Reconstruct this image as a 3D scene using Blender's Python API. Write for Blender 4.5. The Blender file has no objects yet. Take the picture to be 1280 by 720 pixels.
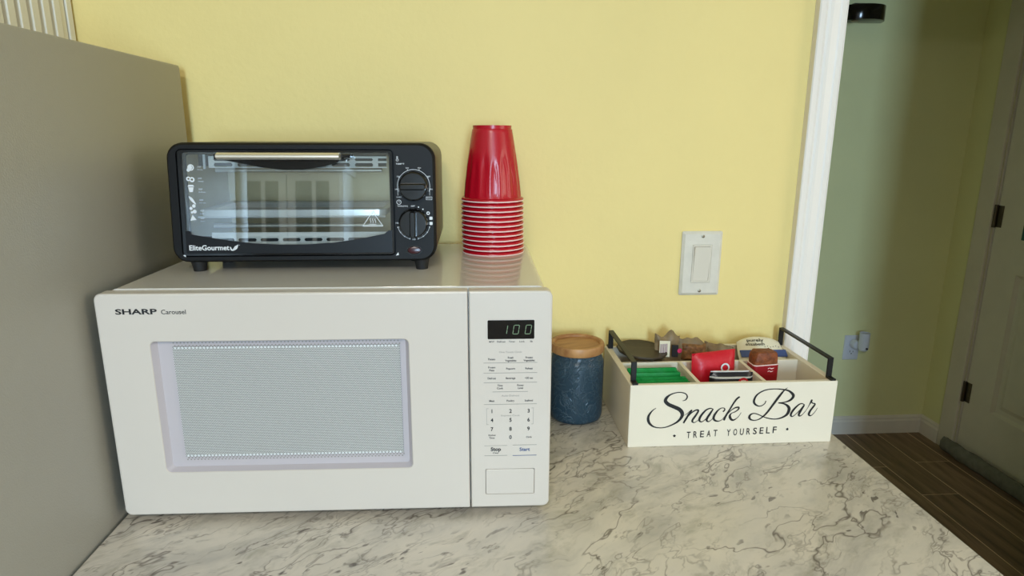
import bpy, bmesh, math, random
from math import sin, cos, pi, radians
from mathutils import Vector, Matrix, noise
random.seed(7)
sc = bpy.context.scene
C = sc.collection

# ------------------------------------------------------------------ camera
CT = 0.91                                   # counter height
def make_camera():
    pitch, yaw, roll = 0.23347, 0.0629, 0.00336
    fw = Vector((sin(yaw)*cos(pitch), cos(yaw)*cos(pitch), -sin(pitch)))
    r = Vector((cos(yaw), -sin(yaw), 0)); u = r.cross(fw)
    r2 = r*cos(roll)+u*sin(roll); u2 = -r*sin(roll)+u*cos(roll)
    cd = bpy.data.cameras.new('camera'); cam = bpy.data.objects.new('camera', cd); C.objects.link(cam)
    cam.matrix_world = Matrix(((r2.x, u2.x, -fw.x, 0.0), (r2.y, u2.y, -fw.y, -1.0791), (r2.z, u2.z, -fw.z, CT+0.4634), (0, 0, 0, 1)))
    cd.sensor_width = 36; cd.lens = 36*796.08/1280; cd.clip_start = 0.02
    sc.camera = cam
make_camera()
# ------------------------------------------------------------------ world, lights, exposure
w = bpy.data.worlds.new('sky'); sc.world = w; w.use_nodes = True
w.node_tree.nodes['Background'].inputs[0].default_value = (0.62, 0.78, 1.0, 1)
w.node_tree.nodes['Background'].inputs[1].default_value = 1.5
sc.view_settings.view_transform = 'Standard'; sc.view_settings.look = 'None'
sc.view_settings.gamma = 1; sc.view_settings.exposure = -0.20
def area(name, loc, rot, sx, sy, power, col):
    l = bpy.data.lights.new(name, 'AREA'); l.shape = 'RECTANGLE'; l.size = sx; l.size_y = sy
    l.energy = power; l.color = col
    o = bpy.data.objects.new(name, l); C.objects.link(o); o.location = loc; o.rotation_euler = rot
    return o
# daylight through the narrow rear window, cool
area('rear_window_daylight', (0.25, -4.17, 1.52), (radians(90), 0, 0), 0.52, 1.15, 98, (0.52, 0.76, 1.0))
# daylight through the large window in the right-hand wall
area('side_window_daylight', (3.17, -2.1, 1.60), (0, radians(90), 0), 1.30, 1.80, 30, (1.0, 0.86, 0.66))
# added fill lamp on the unseen kitchen ceiling, lifts the dark hall
area('added_ceiling_fill', (-0.3, -2.3, 2.43), (0, 0, 0), 0.38, 0.38, 27, (1.0, 0.94, 0.85))

# ------------------------------------------------------------------ materials
def lin(c):
    return tuple(((v/255)/12.92 if v/255 <= 0.04045 else ((v/255+0.055)/1.055)**2.4) for v in c)
def new_mat(name):
    m = bpy.data.materials.new(name); m.use_nodes = True
    nt = m.node_tree; return m, nt, nt.nodes['Principled BSDF']
def nd(nt, t, **k):
    n = nt.nodes.new(t)
    for a, b in k.items(): setattr(n, a, b)
    return n
def ramp(nt, fac, stops):
    r = nd(nt, 'ShaderNodeValToRGB'); e = r.color_ramp.elements
    while len(e) < len(stops): e.new(0.5)
    for i, (p, c) in enumerate(stops): e[i].position = p; e[i].color = (*c, 1) if len(c) == 3 else c
    nt.links.new(fac, r.inputs[0]); return r.outputs[0]
def coords(nt, scale=(1, 1, 1), rot=(0, 0, 0)):
    tc = nd(nt, 'ShaderNodeTexCoord'); mp = nd(nt, 'ShaderNodeMapping')
    mp.inputs['Scale'].default_value = scale; mp.inputs['Rotation'].default_value = rot
    nt.links.new(tc.outputs['Object'], mp.inputs[0]); return mp.outputs[0]
def noi(nt, vec, scale, detail=3, rough=0.5, dist=0.0):
    n = nd(nt, 'ShaderNodeTexNoise'); n.inputs['Scale'].default_value = scale
    n.inputs['Detail'].default_value = detail; n.inputs['Roughness'].default_value = rough; n.inputs['Distortion'].default_value = dist
    nt.links.new(vec, n.inputs['Vector']); return n
def mth(nt, op, a, b=None):
    n = nd(nt, 'ShaderNodeMath', operation=op)
    for i, v in enumerate((a, b)):
        if v is None: continue
        if isinstance(v, (int, float)): n.inputs[i].default_value = v
        else: nt.links.new(v, n.inputs[i])
    return n.outputs[0]
def mixc(nt, fac, a, b, mode='MIX'):
    n = nd(nt, 'ShaderNodeMix', data_type='RGBA', blend_type=mode)
    for s, v in ((n.inputs['Factor'], fac), (n.inputs[6], a), (n.inputs[7], b)):
        if isinstance(v, (int, float)): s.default_value = v
        elif isinstance(v, tuple): s.default_value = (*v, 1)
        else: nt.links.new(v, s)
    return n.outputs[2]
def plain(name, rgb, rough=0.5, metal=0.0, spec=0.5, var=0.0, vscale=8, bump=0.0, bscale=300, coat=0.0, emit=0.0, stretch=(1, 1, 1)):
    m, nt, b = new_mat(name); c = lin(rgb)
    b.inputs['Base Color'].default_value = (*c, 1); b.inputs['Roughness'].default_value = rough
    b.inputs['Metallic'].default_value = metal; b.inputs['Specular IOR Level'].default_value = spec
    b.inputs['Coat Weight'].default_value = coat
    if var or bump: v = coords(nt, stretch)
    if var:
        n = noi(nt, v, vscale, 4)
        nt.links.new(ramp(nt, n.outputs[0], [(0.3, tuple(x*(1-var) for x in c)), (0.7, tuple(min(1, x*(1+var)) for x in c))]), b.inputs['Base Color'])
    if bump:
        n = noi(nt, v, bscale, 3); bp = nd(nt, 'ShaderNodeBump'); bp.inputs['Strength'].default_value = bump; bp.inputs['Distance'].default_value = 0.002
        nt.links.new(n.outputs[0], bp.inputs['Height']); nt.links.new(bp.outputs[0], b.inputs['Normal'])
    if emit:
        b.inputs['Emission Color'].default_value = (*c, 1); b.inputs['Emission Strength'].default_value = emit
    return m
M = {}
M['wall'] = plain('yellow_wall_paint', (238, 216, 142), 0.62, var=0.03, vscale=3, bump=0.35, bscale=70)
M['hall'] = plain('hall_wall_cool_light', (240, 240, 184), 0.62, var=0.03, vscale=3, bump=0.3, bscale=70)  # greener than the kitchen yellow: cool daylight painted into the colour
M['wall2'] = plain('off_white_wall_paint', (214, 212, 204), 0.7, var=0.02)
M['ceil'] = plain('ceiling_paint', (226, 222, 208), 0.8, var=0.02)
M['trim'] = plain('white_trim_paint', (236, 230, 220), 0.35, var=0.03, vscale=20, bump=0.1, bscale=90, stretch=(1, 1, 0.15))
M['door'] = plain('door_paint', (222, 216, 200), 0.45, var=0.03, vscale=10)
M['fridge'] = plain('fridge_side_paint', (162, 158, 146), 0.42, var=0.02, vscale=2.5, bump=0.15, bscale=500)
M['mwhite'] = plain('microwave_white', (212, 206, 194), 0.07, spec=0.6)
M['mdoor'] = plain('microwave_front_white', (212, 203, 191), 0.30)
M['mrec'] = plain('window_recess_grey', (192, 184, 186), 0.4)
M['black'] = plain('gloss_black', (12, 12, 13), 0.14)
M['satin'] = plain('satin_black', (15, 15, 15), 0.5, spec=0.22, bump=0.06, bscale=900)
M['shell'] = plain('gloss_black_shell', (44, 40, 32), 0.34, spec=0.35)
M['band'] = plain('door_band_black', (15, 16, 19), 0.4, spec=0.25)
M['rubber'] = plain('rubber_black', (22, 22, 22), 0.6)
M['iron'] = plain('black_iron', (10, 10, 11), 0.45, bump=0.05)
M['steel'] = plain('brushed_steel', (232, 224, 208), 0.33, metal=0.75, bump=0.05, bscale=200, stretch=(0.05, 1, 1))
M['cavity'] = plain('aluminised_cavity', (206, 188, 148), 0.40, metal=0.35, var=0.08, vscale=18)
M['tray'] = plain('tray_metal', (240, 238, 232), 0.25, metal=0.35)
M['baffle'] = plain('baffle_metal', (238, 236, 228), 0.45)
M['print_w'] = plain('white_print', (222, 224, 224), 0.5)
M['print_k'] = plain('black_print', (22, 22, 24), 0.5)
M['print_g'] = plain('grey_print', (150, 146, 138), 0.5)
M['print_b'] = plain('blue_print', (58, 84, 134), 0.5)
M['led'] = plain('display_digits', (122, 146, 112), 0.5, emit=0.12)
M['indicator'] = plain('indicator_red', (58, 12, 18), 0.25)
M['cup'] = plain('red_plastic', (184, 10, 32), 0.27, spec=0.55)
M['cuprim'] = plain('white_plastic_rim', (250, 222, 216), 0.35)
M['boxw'] = plain('white_painted_wood', (234, 224, 202), 0.5, var=0.015, vscale=15)
M['plate'] = plain('switch_plate_plastic', (220, 214, 198), 0.38, var=0.05, vscale=60)
M['rocker'] = plain('switch_plastic', (222, 214, 196), 0.3)
M['screw'] = plain('screw_metal', (150, 140, 120), 0.35, metal=0.8)
M['hinge'] = plain('dark_hinge_metal', (92, 84, 74), 0.4, metal=0.8)
M['outlet'] = plain('outlet_plastic', (222, 226, 236), 0.4)
M['socket'] = plain('socket_dark', (70, 70, 74), 0.5)
M['redp'] = plain('red_foil_packet', (205, 22, 40), 0.38, var=0.06, vscale=40, bump=0.3, bscale=120)
M['blackp'] = plain('black_foil_packet', (22, 22, 28), 0.3, bump=0.4, bscale=120)
M['redlab'] = plain('dark_red_label', (150, 10, 24), 0.4)
M['kraft'] = plain('kraft_paper', (134, 114, 82), 0.5, var=0.25, vscale=50, bump=0.5, bscale=90)
M['nuts'] = plain('brown_nut_pieces', (132, 92, 52), 0.5, var=0.5, vscale=160, bump=1.0, bscale=160)
M['cookie'] = plain('baked_brown_crumb', (128, 64, 26), 0.55, var=0.35, vscale=140, bump=0.9, bscale=200)
M['cream'] = plain('cream_pouch', (232, 224, 196), 0.42, var=0.03, vscale=30)
M['blue'] = plain('slate_blue_print', (66, 82, 128), 0.45)
M['purple'] = plain('purple_print', (120, 40, 110), 0.5)
M['pink'] = plain('pink_print', (214, 50, 100), 0.5)
M['dish'] = plain('dark_brown_dish', (58, 48, 34), 0.5, var=0.35, vscale=60, bump=0.2, stretch=(0.3, 2, 1))
M['louver'] = plain('slat_white_paint', (226, 222, 206), 0.5)
M['inside'] = plain('cabinet_inside_shade', (46, 44, 38), 0.8)  # dark colour stands in for shade behind the white slats
M['teal'] = plain('teal_frame_paint', (30, 92, 84), 0.5)
M['paper'] = plain('pale_print_paper', (180, 186, 178), 0.6, var=0.2, vscale=60)
M['stopper'] = plain('grey_stopper_fabric', (116, 116, 106), 0.85, var=0.15, vscale=40, bump=0.8, bscale=60)
M['cabinet'] = plain('white_cabinet_paint', (228, 230, 232), 0.5)
M['darkglass'] = plain('dark_cabinet_glass', (52, 58, 66), 0.1)
M['fillglass'] = plain('added_lamp_glow', (255, 244, 224), 0.5, emit=2.0)  # glow of the added ceiling lamp
def glass_mat():
    m, nt, b = new_mat('door_glass'); out = nt.nodes['Material Output']; nt.nodes.remove(b)
    t = nd(nt, 'ShaderNodeBsdfTransparent'); t.inputs[0].default_value = (0.86, 0.88, 0.88, 1)
    g = nd(nt, 'ShaderNodeBsdfGlossy'); g.inputs['Roughness'].default_value = 0.02
    g.inputs[0].default_value = (0.95, 0.98, 1, 1)
    f = nd(nt, 'ShaderNodeFresnel'); f.inputs[0].default_value = 1.92
    mx = nd(nt, 'ShaderNodeMixShader'); nt.links.new(f.outputs[0], mx.inputs[0])
    nt.links.new(t.outputs[0], mx.inputs[1]); nt.links.new(g.outputs[0], mx.inputs[2]); nt.links.new(mx.outputs[0], out.inputs[0])
    return m
M['glass'] = glass_mat()
def marble_mat():
    m, nt, b = new_mat('marbled_counter'); v = coords(nt, (1, 1, 1), (0, 0, radians(-38)))
    warp = noi(nt, v, 13, 2)
    add = nd(nt, 'ShaderNodeVectorMath', operation='MULTIPLY_ADD'); add.inputs[1].default_value = (0.050, 0.050, 0.050)
    nt.links.new(warp.outputs['Color'], add.inputs[0]); nt.links.new(v, add.inputs[2]); wv = add.outputs[0]
    st = nd(nt, 'ShaderNodeMapping'); st.inputs['Scale'].default_value = (0.55, 1.35, 1); nt.links.new(wv, st.inputs[0]); sv = st.outputs[0]
    def vein(scale, width, detail, seed, mlo, mhi, mscale):
        mp = nd(nt, 'ShaderNodeMapping'); mp.inputs['Location'].default_value = (seed, seed*1.7, seed*.3); nt.links.new(sv, mp.inputs[0])
        n = noi(nt, mp.outputs[0], scale, detail, 0.55)
        a = mth(nt, 'ABSOLUTE', mth(nt, 'SUBTRACT', n.outputs[0], 0.5))
        line = ramp(nt, a, [(0.0, (1, 1, 1)), (width*0.35, (0.55, .55, .55)), (width, (0, 0, 0))])
        k = noi(nt, mp.outputs[0], mscale, 2)
        mask = ramp(nt, k.outputs[0], [(mlo, (0, 0, 0)), (mhi, (1, 1, 1))])
        return mth(nt, 'MULTIPLY', line, mask)
    v1 = vein(8.0, 0.010, 4, 3.1, 0.38, 0.55, 9)
    v2 = vein(16.0, 0.016, 4, 9.4, 0.42, 0.60, 14)
    v3 = vein(34.0, 0.032, 3, 14.4, 0.46, 0.62, 18)
    veins = mth(nt, 'MAXIMUM', v1, mth(nt, 'MAXIMUM', mth(nt, 'MULTIPLY', v2, 0.8), mth(nt, 'MULTIPLY', v3, 0.55)))
    sp = noi(nt, sv, 62, 2, 0.5); spm = noi(nt, v, 12, 2)
    specks = mth(nt, 'MULTIPLY', ramp(nt, sp.outputs[0], [(0.64, (0, 0, 0)), (0.69, (1, 1, 1))]), ramp(nt, spm.outputs[0], [(0.45, (0, 0, 0)), (0.6, (1, 1, 1))]))
    cl = noi(nt, sv, 14, 5, 0.6)
    base = ramp(nt, cl.outputs[0], [(0.30, lin((184, 178, 168))), (0.5, lin((212, 204, 190))), (0.72, lin((224, 214, 198)))])
    halo = noi(nt, sv, 38, 4, 0.65)
    base = mixc(nt, ramp(nt, halo.outputs[0], [(0.52, (0, 0, 0)), (0.74, (0.65, .65, .65))]), base, lin((160, 154, 138)))
    c1 = mixc(nt, mth(nt, 'MULTIPLY', veins, 0.85), base, lin((96, 86, 78)))
    c2 = mixc(nt, mth(nt, 'MULTIPLY', specks, 0.85), c1, lin((104, 96, 90)))
    nt.links.new(c2, b.inputs['Base Color']); b.inputs['Roughness'].default_value = 0.26
    bm_ = noi(nt, v, 160, 2); bp = nd(nt, 'ShaderNodeBump'); bp.inputs['Strength'].default_value = 0.08; bp.inputs['Distance'].default_value = 0.001
    nt.links.new(bm_.outputs[0], bp.inputs['Height']); nt.links.new(bp.outputs[0], b.inputs['Normal'])
    return m
M['marble'] = marble_mat()
def screen_mat():
    m, nt, b = new_mat('perforated_screen'); v = coords(nt); s = nd(nt, 'ShaderNodeSeparateXYZ'); nt.links.new(v, s.inputs[0])
    p = 0.00175
    def lat(off):
        px = mth(nt, 'SUBTRACT', mth(nt, 'FRACT', mth(nt, 'ADD', mth(nt, 'DIVIDE', s.outputs[0], p), off)), 0.5)
        pz = mth(nt, 'MULTIPLY', mth(nt, 'SUBTRACT', mth(nt, 'FRACT', mth(nt, 'ADD', mth(nt, 'DIVIDE', s.outputs[2], p*1.732), off)), 0.5), 1.732)
        return mth(nt, 'SQRT', mth(nt, 'ADD', mth(nt, 'MULTIPLY', px, px), mth(nt, 'MULTIPLY', pz, pz)))
    d = mth(nt, 'MINIMUM', lat(0.0), lat(0.5))
    nt.links.new(ramp(nt, d, [(0.335, lin((96, 98, 96))), (0.385, lin((214, 213, 208)))]), b.inputs['Base Color'])
    b.inputs['Roughness'].default_value = 0.35
    return m
M['screen'] = screen_mat()
def wood_mat(name, c1, c2, scale, stretch, rough=0.45, vary=0.35):
    m, nt, b = new_mat(name); v = coords(nt, stretch); n = noi(nt, v, scale, 6, 0.6, 0.4)
    oi = nd(nt, 'ShaderNodeObjectInfo')
    c = ramp(nt, n.outputs[0], [(0.3, lin(c1)), (0.68, lin(c2))])
    br = mth(nt, 'ADD', mth(nt, 'MULTIPLY', oi.outputs['Random'], vary), 1-vary*.5)
    vm = nd(nt, 'ShaderNodeVectorMath', operation='SCALE'); nt.links.new(c, vm.inputs[0]); nt.links.new(br, vm.inputs['Scale'])
    nt.links.new(vm.outputs[0], b.inputs['Base Color']); b.inputs['Roughness'].default_value = rough
    return m
M['lid'] = wood_mat('acacia_lid_wood', (150, 96, 52), (206, 154, 96), 30, (0.35, 2.2, 1))
M['plank'] = wood_mat('wood_look_tile', (92, 72, 54), (160, 132, 104), 14, (2.2, 0.2, 1), 0.5)
M['green'] = wood_mat('green_sachet_paper', (12, 132, 56), (34, 168, 80), 60, (0.4, 1, 1), 0.42, 0.8)
M['grout'] = plain('tile_grout', (226, 196, 160), 0.8)
def can_mat():
    m, nt, b = new_mat('blue_embossed_ceramic'); v = coords(nt); n = noi(nt, v, 26, 4, 0.6, 2.5)
    a = mth(nt, 'ABSOLUTE', mth(nt, 'SUBTRACT', n.outputs[0], 0.5))
    line = ramp(nt, a, [(0.0, (1, 1, 1)), (0.05, (0, 0, 0))])
    nt.links.new(mixc(nt, mth(nt, 'MULTIPLY', line, 0.35), lin((38, 62, 76)), lin((72, 98, 110))), b.inputs['Base Color'])
    b.inputs['Roughness'].default_value = 0.34
    bp = nd(nt, 'ShaderNodeBump'); bp.inputs['Strength'].default_value = 0.6; bp.inputs['Distance'].default_value = 0.0015
    nt.links.new(line, bp.inputs['Height']); nt.links.new(bp.outputs[0], b.inputs['Normal'])
    return m
M['can'] = can_mat()

# ------------------------------------------------------------------ mesh helpers
class MB:
    def __init__(s): s.v = []; s.f = []
    def add(s, vs, fs):
        o = len(s.v); s.v += [tuple(p) for p in vs]; s.f += [tuple(i+o for i in f) for f in fs]; return s
    def box(s, x0, y0, z0, x1, y1, z1):
        return s.add([(x0, y0, z0), (x1, y0, z0), (x1, y1, z0), (x0, y1, z0), (x0, y0, z1), (x1, y0, z1), (x1, y1, z1), (x0, y1, z1)],
                     [(0, 3, 2, 1), (4, 5, 6, 7), (0, 1, 5, 4), (1, 2, 6, 5), (2, 3, 7, 6), (3, 0, 4, 7)])
    def loft(s, loops, cap0=True, cap1=True, close=False):
        n = len(loops[0]); o = len(s.v)
        for l in loops: s.v += [tuple(p) for p in l]
        K = len(loops)
        for k in range(K if close else K-1):
            a = o+k*n; b = o+((k+1) % K)*n
            for i in range(n):
                j = (i+1) % n; s.f.append((a+i, a+j, b+j, b+i))
        if cap0 and not close: s.f.append(tuple(o+i for i in range(n))[::-1])
        if cap1 and not close: s.f.append(tuple(o+(K-1)*n+i for i in range(n)))
        return s
    def rloft(s, specs, n=5, **k):            # specs: (x0,z0,x1,z1,r,y) rounded rectangles facing -y
        return s.loft([[(x, y, z) for x, z in rr(x0, z0, x1, z1, r, n)] for x0, z0, x1, z1, r, y in specs], **k)
    def lathe(s, prof, seg=32, c=(0, 0, 0), axis='z', cap0=False, cap1=False):
        L = []
        for r, h in prof:
            l = []
            for i in range(seg):
                t = 2*pi*i/seg
                if axis == 'z': l.append((c[0]+r*cos(t), c[1]+r*sin(t), c[2]+h))
                elif axis == 'y': l.append((c[0]+r*cos(t), c[1]+h, c[2]+r*sin(t)))
                else: l.append((c[0]+h, c[1]+r*cos(t), c[2]+r*sin(t)))
            L.append(l)
        return s.loft(L, cap0, cap1)
    def poly(s, pts, y, th=0.0):              # flat outline in x,z, optional thickness
        a = [(x, y, z) for x, z in pts]
        if th: return s.loft([a, [(x, y+th, z) for x, z in pts]])
        return s.add(a, [tuple(range(len(a)))])
    def disc(s, x, z, r, y, n=12, rz=None):
        return s.poly([(x+r*cos(2*pi*i/n), z+(rz or r)*sin(2*pi*i/n)) for i in range(n)], y)
    def ring(s, x, z, r0, r1, y, a0=0, a1=360, n=24):
        P = []
        for i in range(n+1):
            t = radians(a0+(a1-a0)*i/n); P.append(((x+r0*cos(t), y, z+r0*sin(t)), (x+r1*cos(t), y, z+r1*sin(t))))
        o = len(s.v)
        for a, b in P: s.v += [a, b]
        for i in range(n): s.f.append((o+2*i, o+2*i+1, o+2*i+3, o+2*i+2))
        return s
    def stroke(s, pts, y, sub=6):              # flat ribbon of varying width through x,z,width
        P = []
        n = len(pts)
        for i in range(n-1):
            p0 = pts[max(i-1, 0)]; p1 = pts[i]; p2 = pts[i+1]; p3 = pts[min(i+2, n-1)]
            for k in range(sub):
                t = k/sub
                P.append([0.5*(2*b+(c-a)*t+(2*a-5*b+4*c-d)*t*t+(3*b-a-3*c+d)*t**3) for a, b, c, d in zip(p0, p1, p2, p3)])
        P.append(list(pts[-1])); o = len(s.v)
        for i, p in enumerate(P):
            a = P[max(i-1, 0)]; b = P[min(i+1, len(P)-1)]; dx, dz = b[0]-a[0], b[1]-a[1]; L = math.hypot(dx, dz) or 1
            h = max(p[2], 1e-5)/2; nx, nz = -dz/L*h, dx/L*h
            s.v += [(p[0]+nx, y, p[1]+nz), (p[0]-nx, y, p[1]-nz)]
        for i in range(len(P)-1): s.f.append((o+2*i, o+2*i+1, o+2*i+3, o+2*i+2))
        return s
    def shift(s, dx, dy, dz): s.v = [(a+dx, b+dy, c+dz) for a, b, c in s.v]; return s
    def build(s, name, mat, parent=None, smooth=35, bevel=0, seg=2):
        me = bpy.data.meshes.new(name); me.from_pydata(s.v, [], s.f)
        bm = bmesh.new(); bm.from_mesh(me)
        bmesh.ops.remove_doubles(bm, verts=bm.verts, dist=1e-7)
        bmesh.ops.recalc_face_normals(bm, faces=bm.faces)
        if bevel:
            es = [e for e in bm.edges if len(e.link_faces) == 2 and e.calc_face_angle(0) > radians(40)]
            bmesh.ops.bevel(bm, geom=es, offset=bevel, segments=seg, affect='EDGES', profile=0.5, clamp_overlap=True)
        bm.to_mesh(me); bm.free()
        me.materials.append(M[mat] if isinstance(mat, str) else mat)
        if smooth:
            me.shade_smooth(); me.set_sharp_from_angle(angle=radians(smooth))
        o = bpy.data.objects.new(name, me); C.objects.link(o)
        if parent: o.parent = parent
        return o
def rr(x0, z0, x1, z1, r, n=5):
    r = min(r, abs(x1-x0)/2-1e-6, abs(z1-z0)/2-1e-6); P = []
    for cx, cz, a in ((x1-r, z1-r, 0), (x0+r, z1-r, 90), (x0+r, z0+r, 180), (x1-r, z0+r, 270)):
        for i in range(n+1):
            t = radians(a+90*i/n); P.append((cx+r*cos(t), cz+r*sin(t)))
    return P
_tc = {}
def text_geo(s, bold):
    if (s, bold) in _tc: return _tc[(s, bold)]
    cu = bpy.data.curves.new('t', 'FONT'); cu.body = s; cu.size = 1; cu.offset = bold; cu.resolution_u = 3; cu.fill_mode = 'FRONT'
    o = bpy.data.objects.new('t', cu); C.objects.link(o); dg = bpy.context.evaluated_depsgraph_get(); dg.update()
    me = o.evaluated_get(dg).to_mesh()
    vs = [(v.co.x, v.co.y) for v in me.vertices]; fs = [tuple(p.vertices) for p in me.polygons]
    o.evaluated_get(dg).to_mesh_clear(); bpy.data.objects.remove(o); bpy.data.curves.remove(cu)
    _tc[(s, bold)] = (vs, fs); return vs, fs
def text(mb, s, x, z, w, cap, y=-0.0003, bold=0.0, align='c', slant=0.0):
    vs, fs = text_geo(s, bold)
    hs = text_geo('H', bold)[0]; H = max(b for a, b in hs)-min(b for a, b in hs); b0 = min(b for a, b in hs)
    x0 = min(a for a, b in vs); x1 = max(a for a, b in vs); k = cap/H; kx = w/(x1-x0) if w else k*0.92
    ox = {'c': x-(x1-x0)*kx/2, 'l': x, 'r': x-(x1-x0)*kx}[align]
    mb.add([(ox+(a-x0)*kx+slant*(b-b0)*k, y, z+(b-b0)*k) for a, b in vs], fs)
def empty(name, loc, rz=0.0, label=None, cat=None, group=None):
    o = bpy.data.objects.new(name, None); C.objects.link(o); o.location = loc; o.rotation_euler = (0, 0, rz)
    o.empty_display_size = 0.02
    if label: o['label'] = label; o['category'] = cat
    if group: o['group'] = group
    return o
def tag(o, label, cat, group=None, loc=None, rot=None):
    o['label'] = label; o['category'] = cat
    if group: o['group'] = group
    if loc: o.location = loc
    if rot: o.rotation_euler = rot
    return o
def struct(o): o['kind'] = 'structure'; return o
def stuff(o): o['kind'] = 'stuff'; return o
def copy_tree(o, parent=None):
    c = o.copy(); C.objects.link(c); c.parent = parent
    for ch in list(o.children): copy_tree(ch, c)
    return c

# ------------------------------------------------------------------ room shell
HY, SX, CE, WT = 1.62, 2.14, 2.46, 0.12       # hall far wall y, hall side wall x, ceiling, wall thickness
KX0, KX1, KY = -2.2, 3.2, -4.2
DO0, DO1, DZ = 0.606, 1.395, 2.05              # doorway
m = MB(); m.box(KX0, 0, 0, DO0, WT, CE); m.box(DO1, 0, 0, KX1, WT, CE); m.box(DO0, 0, DZ, DO1, WT, CE); struct(m.build('wall_back', 'wall', smooth=0))
struct(MB().box(KX0-.1, KY, 0, KX0, WT, CE).build('wall_left', 'wall2', smooth=0))
m = MB(); m.box(KX1, KY, 0, KX1+.1, -3.0, CE); m.box(KX1, -1.2, 0, KX1+.1, WT, CE); m.box(KX1, -3.0, 0, KX1+.1, -1.2, .95); m.box(KX1, -3.0, 2.25, KX1+.1, -1.2, CE); struct(m.build('wall_right', 'wall2', smooth=0))
m = MB(); m.box(KX0-.1, KY-.1, 0, -.03, KY, CE); m.box(.53, KY-.1, 0, KX1+.1, KY, CE); m.box(-.03, KY-.1, 0, .53, KY, .92); m.box(-.03, KY-.1, 2.12, .53, KY, CE); struct(m.build('wall_front', 'wall2', smooth=0))
struct(MB().box(-.2, HY, 0, SX+.1, HY+.1, CE).build('wall_hall_end', 'hall', smooth=0))
m = MB(); m.box(SX, WT, 0, SX+.1, .60, CE); m.box(SX, 1.405, 0, SX+.1, HY, CE); m.box(SX, .60, 2.05, SX+.1, 1.405, CE); struct(m.build('wall_hall_right', 'hall', smooth=0))
struct(MB().box(-.3, WT, 0, -.2, HY+.1, CE).build('wall_hall_left', 'hall', smooth=0))
struct(MB().box(KX0-.1, KY-.1, CE, KX1+.1, HY+.1, CE+.1).build('ceiling', 'ceil', smooth=0))
def window(name, ax, c0, c1, z0, z1, wallc):
    e = empty(name, (0, 0, 0)); struct(e)
    f = MB(); g = MB()
    def B(mb, a0, z0_, a1, z1_, d0, d1):
        if ax == 'x': mb.box(a0, wallc+min(-d0, -d1), z0_, a1, wallc+max(-d0, -d1), z1_)
        else: mb.box(wallc+d0, a0, z0_, wallc+d1, a1, z1_)
    t = .05
    B(f, c0, z0, c0+t, z1, 0.02, .08); B(f, c1-t, z0, c1, z1, .02, .08); B(f, c0+t, z0, c1-t, z0+t, .02, .08); B(f, c0+t, z1-t, c1-t, z1, .02, .08)
    mid = (z0+z1)/2; B(f, c0+t, mid-.015, c1-t, mid+.015, .03, .07)
    f.build('window_frame', 'trim', e, smooth=0)
    B(g, c0+t, z0+t, c1-t, z1-t, .048, .052); g.build('pane', 'glass', e, smooth=0)
window('window_1', 'x', -.03, .53, .92, 2.12, KY)
window('window_2', 'y', -3.0, -1.2, .95, 2.25, KX1)
# floor: grout bed and wood-look tiles laid along y, each its own tile where the photograph shows them
fl = struct(MB().box(KX0-.1, KY-.1, -.1, KX1+.1, HY+.1, -.0012).build('floor', 'grout', smooth=0))
PW = .152; tiles = {}
def tile_mesh(wd, ln):
    k = (round(wd, 3), round(ln, 3))
    if k not in tiles:
        o = MB().box(.0022, .0022, -.0012, wd-.0022, ln-.0022, 0).build('tile', 'plank', fl, smooth=0, bevel=.0004, seg=1); tiles[k] = o.data; bpy.data.objects.remove(o)
    return tiles[k]
joint = {0: 1.30, 1: 1.08, 2: .76, 3: 1.22, 4: .93}
col = 0; x1 = SX-.072
while x1 > 1.0:
    x0 = x1-PW; ys = []; j = {0: 1.33, 1: 1.078, 2: 1.298, 3: .86, 4: 1.17, 5: .7}.get(col, .9)
    y = j
    while y > WT: y -= .9
    y0 = .0; cuts = sorted({WT-.12} | {y+.9*i for i in range(4) if WT < y+.9*i < HY} | {HY})
    for a, b in zip(cuts[:-1], cuts[1:]):
        o = bpy.data.objects.new('tile', tile_mesh(PW, b-a)); C.objects.link(o); o.parent = fl; o.location = (x0, a, 0)
    x1 = x0; col += 1
o = bpy.data.objects.new('tile', tile_mesh(.07, HY)); C.objects.link(o); o.parent = fl; o.location = (SX-.071, 0, 0)
m = MB()                                        # the rest of the floor, out of the picture
xx = KX0
while xx < KX1-.01:
    yy = KY
    while yy < -.01:
        y2 = min(yy+.9, -.001); m.box(xx+.0015, yy+.0015, -.0012, min(xx+PW, KX1)-.0015, y2, 0); yy += .9
    xx += PW
xx = x1
while xx > -.2+PW: m.box(xx-PW+.0015, .002, -.0012, xx-.0015, HY, 0); xx -= PW
stuff(m.build('tile_field', 'plank', fl, smooth=0))
# baseboards of the hall
def baseboard(name, pts, mat='trim'):
    (xa, ya), (xb, yb), (nx, ny) = pts
    prof = [(0, 0), (.014, 0), (.014, .062), (.010, .070), (.010, .078), (.004, .086), (0, .088)]
    L = [[(px+nx*d, py+ny*d, z) for d, z in prof] for px, py in ((xa, ya), (xb, yb))]
    return struct(MB().loft(L).build(name, mat, smooth=0))
baseboard('baseboard_hall_end', ((-.2, HY-.0005), (SX, HY-.0005), (0, -1)))
baseboard('baseboard_hall_right', ((SX-.0005, HY), (SX-.0005, 1.492), (-1, 0)))
baseboard('baseboard_back', ((KX0, -.0005), (.55, -.0005), (0, -1)))
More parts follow.
